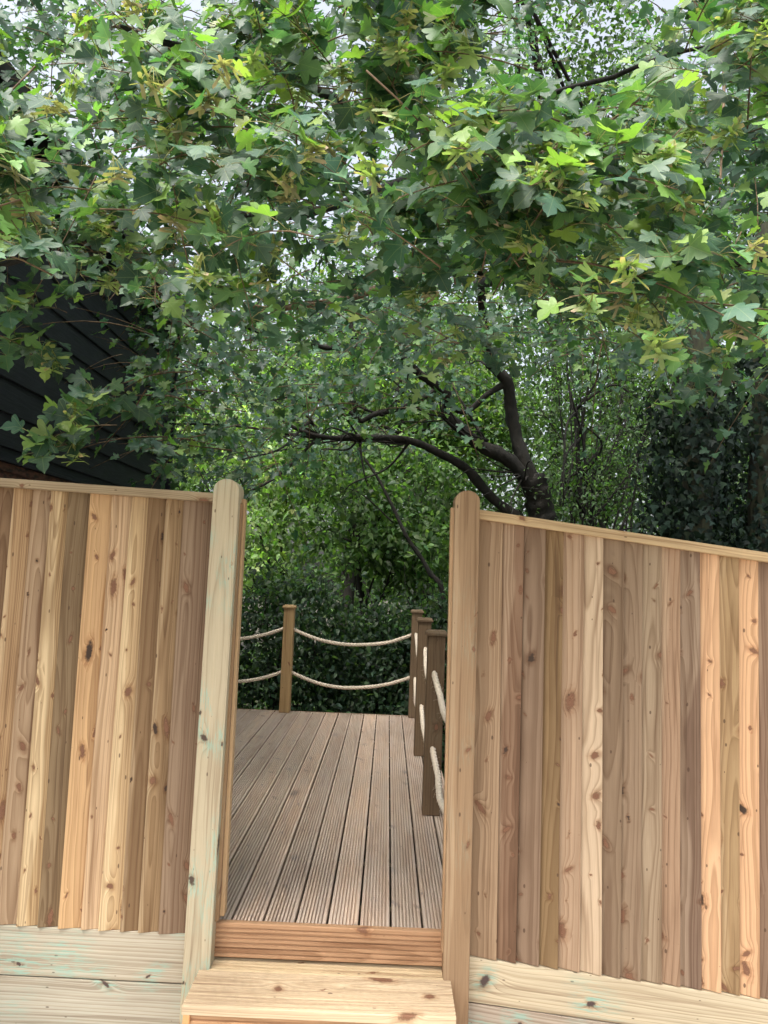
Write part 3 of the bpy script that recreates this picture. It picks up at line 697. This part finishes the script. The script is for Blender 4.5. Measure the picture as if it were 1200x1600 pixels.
posA, BA, scA, tiA = posA[dd], BA[dd], scA[dd], tiA[dd]
nB = 820
ptsB = frustum_points(nB, (-300, 1500), LOWB, -110, (2.5, 4.6), clumps=95, pull=.45)
posB, BB, scB, tiB, twB, ptB = sprays(ptsB, rand_dirs(nB), rng.uniform(.3, .5, nB), rng.integers(5, 8, nB), .068, PAL_M, [.45, .3, .17, .06, .02], petiole=False)
ptsC = np.concatenate([frustum_points(1150, (-300, 1400), LOWC, 40, (4.6, 8.8)),
                       frustum_points(90, (230, 720), [(230, 720), (420, 720), (520, 640), (720, 600)], 470, (5., 7.)),
                       frustum_points(170, (230, 760), [(230, 740), (420, 760), (520, 720), (760, 680)], 470, (8.2, 9.4)),
                       frustum_points(60, (225, 310), [(225, 720), (310, 740)], 430, (3.6, 7.2))])
nC = len(ptsC)
posC, BC, scC, tiC, twC, ptC = sprays(ptsC, rand_dirs(nC, (-.3, -.3, 0), .9), rng.uniform(.4, .7, nC), rng.integers(5, 8, nC), .072, PAL_M, [.4, .3, .2, .08, .02], petiole=False)

def off_barn(pos, keep):
    """the crown stays thin where it would lie against the barn's wall"""
    q = project(pos); m = (q[:, 0] < 205) & (q[:, 0] > -250) & (q[:, 1] > 395+np.abs(q[:, 0]-60)*.15) & (q[:, 2] < 8)
    return ~m | (rng.uniform(size=len(pos)) < keep)
k_ = off_barn(posB, .12); posB, BB, scB, tiB = posB[k_], BB[k_], scB[k_], tiB[k_]
k_ = off_barn(posC, .12); posC, BC, scC, tiC = posC[k_], BC[k_], scC[k_], tiC[k_]
# the 300 leaves that show largest are single leaves, the rest is one mass per depth
pr = project(posA); size = scA/pr[:, 2]
inside = (pr[:, 0] > 0) & (pr[:, 0] < 1200) & (pr[:, 1] > 0) & (pr[:, 1] < 760)
grid = {}
order = np.argsort(pr[:, 2]); vis = np.zeros(len(posA), bool)
for i in order:
    if not inside[i]: continue
    c = (int(pr[i, 0]//26), int(pr[i, 1]//26))
    if grid.get(c, 0) < 2: vis[i] = True
    grid[c] = grid.get(c, 0)+1
cand = np.where(vis)[0]; single = cand[np.argsort(-size[cand])[:300]]
smask = np.zeros(len(posA), bool); smask[single] = True
which = rng.integers(0, len(TEMPL), len(posA))
vpal = tints(24, PAL_M, [.34, .28, .20, .14, .04])
vm = []
for k in range(24):
    T, F = TEMPL[k % 8]
    me = leaf_mesh('leaf', [(T, F)], np.zeros(1, int), np.zeros((1, 3)), np.eye(3)[None], np.ones(1), vpal[k:k+1]); me.materials.append(M_leaf); vm.append(me)
mw = np.array(maple.location)
for i in single:
    me = vm[(which[i] + 8*rng.integers(0, 3)) % 24]
    o = bpy.data.objects.new('leaf', me); C.objects.link(o); o.parent = maple
    M = Matrix([list(BA[i][:, 0]), list(BA[i][:, 1]), list(BA[i][:, 2])]) if False else Matrix(BA[i].T.tolist())
    o.matrix_local = Matrix.Translation(Vector(posA[i]-mw)) @ (M*float(scA[i])).to_4x4()
def mass(name, templ, pos, B, sc, ti, mat, parent, which=None, kind='stuff'):
    wh = rng.integers(0, len(templ), len(pos)) if which is None else which
    o = obj(name, leaf_mesh(name, templ, wh, pos, B, sc, ti), mat, parent, Vector((0, 0, 0)))
    o['kind'] = kind; return o
mass('near_foliage', TEMPL, posA[~smask], BA[~smask], scA[~smask], tiA[~smask], M_leaf, maple, which[~smask])
mass('middle_foliage', TEMPL2, posB, BB, scB, tiB, M_leaf2, maple)
mass('inner_foliage', TEMPL2, posC, BC, scC, tiC, M_leaf2, maple)
tmb = MB()
for t_ in (twA, twB, twC):
    for V in t_.V: pass
    tmb.add(np.concatenate(t_.V), t_.F)
o = obj('twigs', tmb.mesh('twigs'), M_twig, maple, Vector((0, 0, 0))); o['kind'] = 'stuff'
o = obj('leaf_stalks', ptA.mesh('leaf_stalks'), M_stalk, maple, Vector((0, 0, 0))); o['kind'] = 'stuff'
# winged seeds in hanging clusters
WING = np.array([(-.002, .001, 0), (.004, .0045, .0015), (.012, .0035, 0), (.024, .0055, -.001), (.034, .0035, -.003), (.030, -.003, -.002), (.016, -.0035, 0), (.004, -.004, .0015)])
def seed_mesh(seed):
    r_ = np.random.default_rng(seed); V, F, T = [], [], []; n = 0
    for k in range(r_.integers(6, 13)):
        c = np.array([r_.normal(0, .010), r_.normal(0, .010), -r_.uniform(.018, .055)]); a = r_.uniform(0, 6.28); dr_ = r_.uniform(-.5, .25); tl = r_.normal(0, .5)
        pink = r_.uniform() < .25; base = (np.array([.20, .265, .11]) if seed % 3 else np.array([.25, .23, .14]))*r_.uniform(.7, 1.2)
        for s in (1, -1):
            w_ = WING.copy()*1.05; w_[:, 0] *= s
            w_[:, 2] += np.abs(w_[:, 0])*dr_
            y, z = w_[:, 1].copy(), w_[:, 2].copy(); w_[:, 1] = y*math.cos(tl)-z*math.sin(tl); w_[:, 2] = y*math.sin(tl)+z*math.cos(tl)
            x, y = w_[:, 0].copy(), w_[:, 1].copy(); w_[:, 0] = x*math.cos(a)-y*math.sin(a); w_[:, 1] = x*math.sin(a)+y*math.cos(a)
            V += list(w_+c); F.append(tuple(range(n, n+8))); n += 8
            T += [np.array([.42, .30, .22]) if (pink and j in (3, 4, 5)) else base*(1.0 if j > 1 and j < 7 else .8) for j in range(8)]
        st, sf = tube_arrays([(0, 0, 0), c*[.6, .6, .5], c], .0007, 3); V += list(st); F += [tuple(i+n for i in f) for f in sf]; n += len(st); T += [np.array([.3, .3, .1])]*len(st)
    me = mesh('seed_cluster', V, F); a = me.attributes.new('tint', 'FLOAT_COLOR', 'POINT')
    a.data.foreach_set('color', np.concatenate([np.array(T), np.ones((len(T), 1))], 1).astype(np.float32).ravel()); me.materials.append(M_seed); return me
SM = [seed_mesh(100+i) for i in range(6)]
sp = cand[np.argsort(pr[cand, 2])]
sp = sp[rng.permutation(len(sp))[:115]]
for i in sp:
    o = bpy.data.objects.new('seed_cluster', SM[rng.integers(0, 6)]); C.objects.link(o); o.parent = maple
    o.location = Vector(posA[i]-mw)+Vector((random.uniform(-.03, .03), -.02, 0)); o.rotation_euler = (random.uniform(-.4, .4), random.uniform(-.4, .4), random.uniform(0, 6.28)); o.scale = [random.uniform(.8, 1.15)]*3
tag(maple, 'maple with lobed leaves and winged seeds arching over the gateway, forked trunk', 'tree')

# ------------------------------------------------------------------ trees and shrubs behind
def crown_leaves(ells, n, per, spread, scale, palette, weights, up=.75, shell=.5):
    """leaf clumps spread through ellipsoids ((cx,cy,cz),(rx,ry,rz),weight)"""
    wts = np.array([e[2] for e in ells], float); wts /= wts.sum()
    k = rng.choice(len(ells), n, p=wts)
    ce = np.array([e[0] for e in ells])[k]; ra_ = np.array([e[1] for e in ells])[k]
    d = rng.normal(0, 1, (n, 3)); d /= np.linalg.norm(d, axis=1)[:, None]
    rad = rng.uniform(shell, 1, (n, 1))**.6*(1+rng.normal(0, .08, (n, 1)))
    cc = ce+d*ra_*rad
    pos = np.repeat(cc, per, 0)+rng.normal(0, 1, (n*per, 3))*np.array([spread, spread, spread*.5])
    m = len(pos)
    tip = rng.normal(0, 1, (m, 3)); tip[:, 2] -= .5
    nrm = np.array([0, -.25, up])+rng.normal(0, .45, (m, 3))+np.repeat(d, per, 0)*.35
    clump = np.repeat(np.exp(rng.normal(-.05, .32, n)), per)
    return pos, basis(tip, nrm), scale*rng.uniform(.6, 1.25, m), tints(m, palette, weights)*clump[:, None], cc
def tree(name, label, cat, base, ells, n, per, spread, scale, palette, weights, templ, mat, trunk=None, tr=(.12, .04), nl=8, bark=M_bark, group=None, up=.75, shell=.4, twig=False):
    rt = empty(name, base); pos, B, sc, ti, cc = crown_leaves(ells, n, per, spread, scale, palette, weights, up, shell)
    o = mass('crown', templ, pos, B, sc, ti, mat, rt, kind='stuff')
    if trunk is None: trunk = [base, (base[0]+.1, base[1], (base[2]+ells[0][0][2])/2), ells[0][0]]
    limb(trunk, tr[0], tr[1], 'trunk', bark, rt, 10, .03)
    pth = catmull(trunk, 6)
    for i in range(nl):
        e = cc[rng.integers(0, len(cc))]; s = pth[rng.integers(len(pth)//3, len(pth))]
        limb([s, (s+e)/2+rng.normal(0, .12, 3)+[0, 0, .15], e], tr[1]*.7, .008, 'limb', bark, rt, 5, .03, 4)
    if twig:
        mb = MB()
        for i in range(twig):
            a = cc[rng.integers(0, len(cc))]; d = rng.normal(0, 1, 3)*[1, 1, .8]; L = rng.uniform(.3, .8)
            mb.tube([a, a+d*L*.25+rng.normal(0, .03, 3), a+d*L*.5], [.006, .004, .002], 3)
        q = obj('twigs', mb.mesh('twigs'), M_bark, rt, Vector((0, 0, 0))); q['kind'] = 'stuff'
    return tag(rt, label, cat, group)
G_DARK = [(.03, .06, .036), (.048, .085, .045), (.075, .12, .06)]
G_MID = [(.045, .085, .035), (.07, .125, .045), (.11, .18, .065)]
G_LIME = [(.085, .15, .045), (.13, .21, .06), (.20, .29, .10)]
G_IVY = [(.007, .016, .012), (.012, .026, .018), (.024, .045, .026)]
def E(px, py, D, rx, ry, rz, wt=1): return (tuple(P(px, py, D)), (rx, ry, rz), wt)
# dark evergreen hedge shrubs right behind the deck
gz = lambda x, y: terrain(x, y)-.05
for (px, D, rx, h, lab) in ((430, 8.6, 1.0, 2.5, 'dark evergreen shrub behind the lone railing post at the left end of the deck'),
                            (590, 9.0, 1.0, 2.2, 'dark evergreen shrub behind the sagging ropes at the middle of the deck'),
                            (720, 8.9, 1.0, 2.4, 'dark evergreen shrub behind the right-hand corner of the rope railing'),
                            (230, 8.9, 1.1, 2.6, 'dark evergreen shrub at the far end of the barn'),
                            (900, 9.3, 1.2, 2.6, 'dark evergreen shrub hidden low behind the right fence')):
    x = P(px, 900, D).x; z0 = gz(x, D)
    tree('evergreen_shrub', lab, 'shrub', (x, D, z0), [((x, D, z0+h*.5), (rx, .7, h*.55), 1), ((x+.3, D-.1, z0+h*.75), (rx*.6, .5, h*.3), .4)], 520, 20, .14, .07, G_DARK, [.45, .35, .2], OVAL, M_leafbg, tr=(.05, .03), nl=10, group='shrubs behind the deck', shell=.55, twig=60)
# pale shrub behind the left post, the sunlight painted into its leaf colours
tree('hazel', 'tree with sunlight painted into its pale green leaves, seen just right of the left gate post', 'tree', (P(430, 900, 12).x, 12., gz(-2, 12)), [E(415, 850, 12, .6, .8, .8), E(440, 740, 12.4, .8, .8, .6), E(330, 690, 12.2, 1.0, .8, .7, .8)], 330, 20, 0.2, .10, [(.12, .20, .07), (.17, .25, .10), (.22, .30, .13)], [.3, .4, .3], OVAL, M_leafbg, tr=(.06, .03), nl=8)
tree('hazel', 'mid-green leafy tree seen through the middle of the gateway', 'tree', (P(560, 900, 11).x, 11., gz(0, 11)), [E(560, 820, 11, 1.0, .8, .7), E(620, 740, 11, .9, .8, .6), E(520, 720, 11.4, .9, .8, .5), E(650, 860, 10.8, .6, .6, .6)], 420, 18, .19, .105, G_MID, [.3, .4, .3], OVAL, M_leafbg, tr=(.07, .03), nl=10, bark=M_bark)
tree('hazel', 'bright green tree behind the forked maple limbs', 'tree', (P(640, 700, 12.5).x, 12.5, gz(0, 12)), [E(620, 590, 12.5, 1.5, .8, .8), E(480, 610, 13, 1.3, .8, .7), E(730, 640, 12.6, .9, .7, .8)], 460, 18, .24, .11, G_LIME+G_DARK[:1], [.4, .3, .15, .15], OVAL, M_leafbg, tr=(.09, .04), nl=8)
# leaning sapling stem
sap = empty('sapling', (P(695, 1000, 9.2).x, 9.2, gz(.7, 9.2)))
limb([(P(705, 1000, 9.2).x, 9.2, -1.1)]+PP((692, 950, 9.2), (668, 890, 9.3), (635, 840, 9.4), (610, 790, 9.5), (590, 745, 9.6), (560, 700, 9.7)), .035, .014, 'trunk', M_bark, sap)
limb(PP((620, 812, 9.45), (560, 770, 9.5), (500, 760, 9.6)), .012, .005, 'limb', M_bark, sap, 5)
pos, B, sc, ti, _ = crown_leaves([E(560, 720, 9.7, .6, .5, .25), E(520, 760, 9.6, .4, .4, .2)], 40, 16, .13, .08, G_MID, [.3, .4, .3])
mass('crown', OVAL, pos, B, sc, ti, M_leafbg, sap)
tag(sap, 'slender leaning sapling stem seen through the gateway near the right post', 'tree')
# twiggy grey-green shrub behind the right fence
tree('twiggy_shrub', 'loose twiggy grey-green shrub behind the right fence beside the maple trunk', 'shrub', (P(900, 900, 8.7).x, 8.7, gz(2, 8.7)), [E(900, 640, 8.7, .75, .6, 1.3), E(960, 540, 9., .8, .6, .8), E(870, 780, 8.5, .7, .5, .5), E(1010, 720, 8.9, .6, .5, .8)], 330, 16, .2, .05, [(.06, .11, .045), (.085, .15, .06), (.05, .085, .04)], [.4, .3, .3], OVAL, M_leafbg, tr=(.05, .025), nl=26, twig=260)
tree('elder', 'dull green bush behind the twiggy shrub on the right', 'shrub', (P(960, 900, 11).x, 11., gz(3, 11)), [E(900, 700, 11, 1.2, .7, 1.3), E(1060, 640, 11, 1.3, .7, 1.4), E(960, 500, 11.4, 1.5, .7, 1.)], 640, 18, .22, .08, G_MID+G_DARK, [.2, .2, .1, .2, .2, .1], OVAL, M_leafbg, tr=(.07, .03), nl=12)
# ivy-clad trunks on the right
IVY3 = [leaf_template([(0, 0), (.34, .02), (.5, .25), (.24, .42), (.18, .7), (0, 1.)], .2, .2, .01, 61)]
for (px, D, h, wid, lab) in ((1075, 6.6, 4.2, .30, 'tree trunk wrapped in dark ivy behind the right fence, left of the pair'), (1180, 6.9, 5., .33, 'tree trunk wrapped in dark ivy at the right edge of the picture')):
    q = P(px, 850, D); z0 = gz(q.x, D)
    rt = empty('ivy_tree', (q.x, D, z0)); limb([(q.x, D, z0), (q.x+.05, D, 1.5), (q.x+.1, D, h)], .17, .10, 'trunk', M_bark2, rt, 12, .03)
    zz = rng.uniform(0, 1, 420)**1.0; a = rng.uniform(0, 6.28, 420); rr1 = wid*(1.15-.55*np.abs(zz-.45))*(1+rng.normal(0, .18, 420))
    cc = np.stack([q.x+rr1*np.cos(a), D+rr1*np.sin(a), z0+zz*(h-z0)*.82], 1); d = np.stack([np.cos(a), np.sin(a), 0*a], 1)
    pos = np.repeat(cc, 20, 0)+rng.normal(0, .09, (8400, 3)); tip = rng.normal(0, .5, (8400, 3))+[0, 0, -1]; nr_ = np.repeat(d, 20, 0)+rng.normal(0, .4, (8400, 3))+[0, 0, .4]
    mass('ivy', IVY3, pos, basis(tip, nr_), .06*rng.uniform(.6, 1.3, 8400), tints(8400, G_IVY, [.4, .4, .2]), M_ivy, rt)
    tag(rt, lab, 'tree', 'ivy-clad trunks behind the right fence')
# tall woodland trees behind everything
spec = [(830, 13.5, 'tall tree with a dark leaning stem, seen against the sky at upper right', G_MID, 10.5), (1050, 14, 'tall feathery tree filling the upper right corner', G_DARK+G_MID, 11.), (540, 17, 'tall pale woodland tree above the middle of the deck', G_MID, 8.5),
        (210, 16, 'tall woodland tree behind the end of the barn', G_MID, 7.8), (660, 18, 'tall woodland tree straight behind the forked maple limbs', G_MID, 8.8), (1230, 15, 'tall woodland tree beyond the ivy-clad trunks at far right', G_MID+G_DARK, 10.), (60, 18, 'tall woodland tree rising behind the barn roof at far left', G_MID, 8.5)]
for k, (px, D, lab, pal, h) in enumerate(spec):
    x = P(px, 900, D).x; z0 = gz(x, D)
    el_ = [((x, D, h*.62), (2.3, 1.4, h*.38), 1), ((x-1.2, D-.5, h*.85), (1.7, 1.2, 1.9), .4), ((x+1.3, D+.2, h*.75), (1.7, 1.2, 2.), .4), ((x, D, h*.28), (2.2, 1.2, h*.2), .5)]
    if k == 2: el_ = el_[:3]
    if k == 1: el_ += [E(930, 60, 12.5, 1.4, .8, 1.3, .3), E(990, 170, 12.5, 1.2, .8, 1., .2), E(860, 140, 12.8, .9, .8, .8, .12)]
    tr_ = None
    if k == 0: tr_ = [(P(865, 700, D).x, D, z0)]+PP((866, 500, D), (862, 250, D-2), (850, 140, D-3), (835, 70, D-3.4), (818, 0, D-3.8), (800, -60, D-4))
    tree('woodland_tree', lab, 'tree', (x, D, z0), el_, 950, 16, .34, .13, pal, [1]*len(pal), DIAM, M_leafbg, trunk=tr_, tr=(.075, .045) if k == 0 else (.16, .06), nl=14 if k else 6, group='woodland trees behind the deck')
# the far wood
pos, B, sc, ti, _ = crown_leaves([((x, y, h), (3.2, 1.6, h*1.3), 1) for x, y, h in ((-14, 27, 4.2), (-9, 26, 3.6), (-7, 28, 3.6), (0, 26, 3.6), (4.5, 27, 4.), (9, 26, 4.2), (14, 27, 4.5), (19, 25, 4.5), (-19, 25, 4.5))], 4200, 16, .5, .22, G_MID, [.4, .35, .25])
o = mass('far_wood', DIAM, pos, B, sc, ti, M_leafbg, None); tag(o, 'mass of far woodland foliage closing the view behind the trees', 'woodland')
# low growth on the slope under and behind the deck
n = 26000
gp = np.stack([rng.uniform(-9, 9, n), rng.uniform(7.3, 26, n), np.zeros(n)], 1); gp[:, 2] = [terrain(a, b_) + random.uniform(0, .5) for a, b_ in gp[:, :2]]
o = mass('undergrowth', OVAL, gp, basis(rng.normal(0, 1, (n, 3)), np.array([0, -.2, 1])+rng.normal(0, .4, (n, 3))), .12*rng.uniform(.6, 1.3, n), tints(n, G_DARK+G_MID, [1]*6), M_leafbg, None)
tag(o, 'low green undergrowth covering the ground behind the deck', 'undergrowth')
for o in bpy.data.objects:
    if '_w' in o: del o['_w']
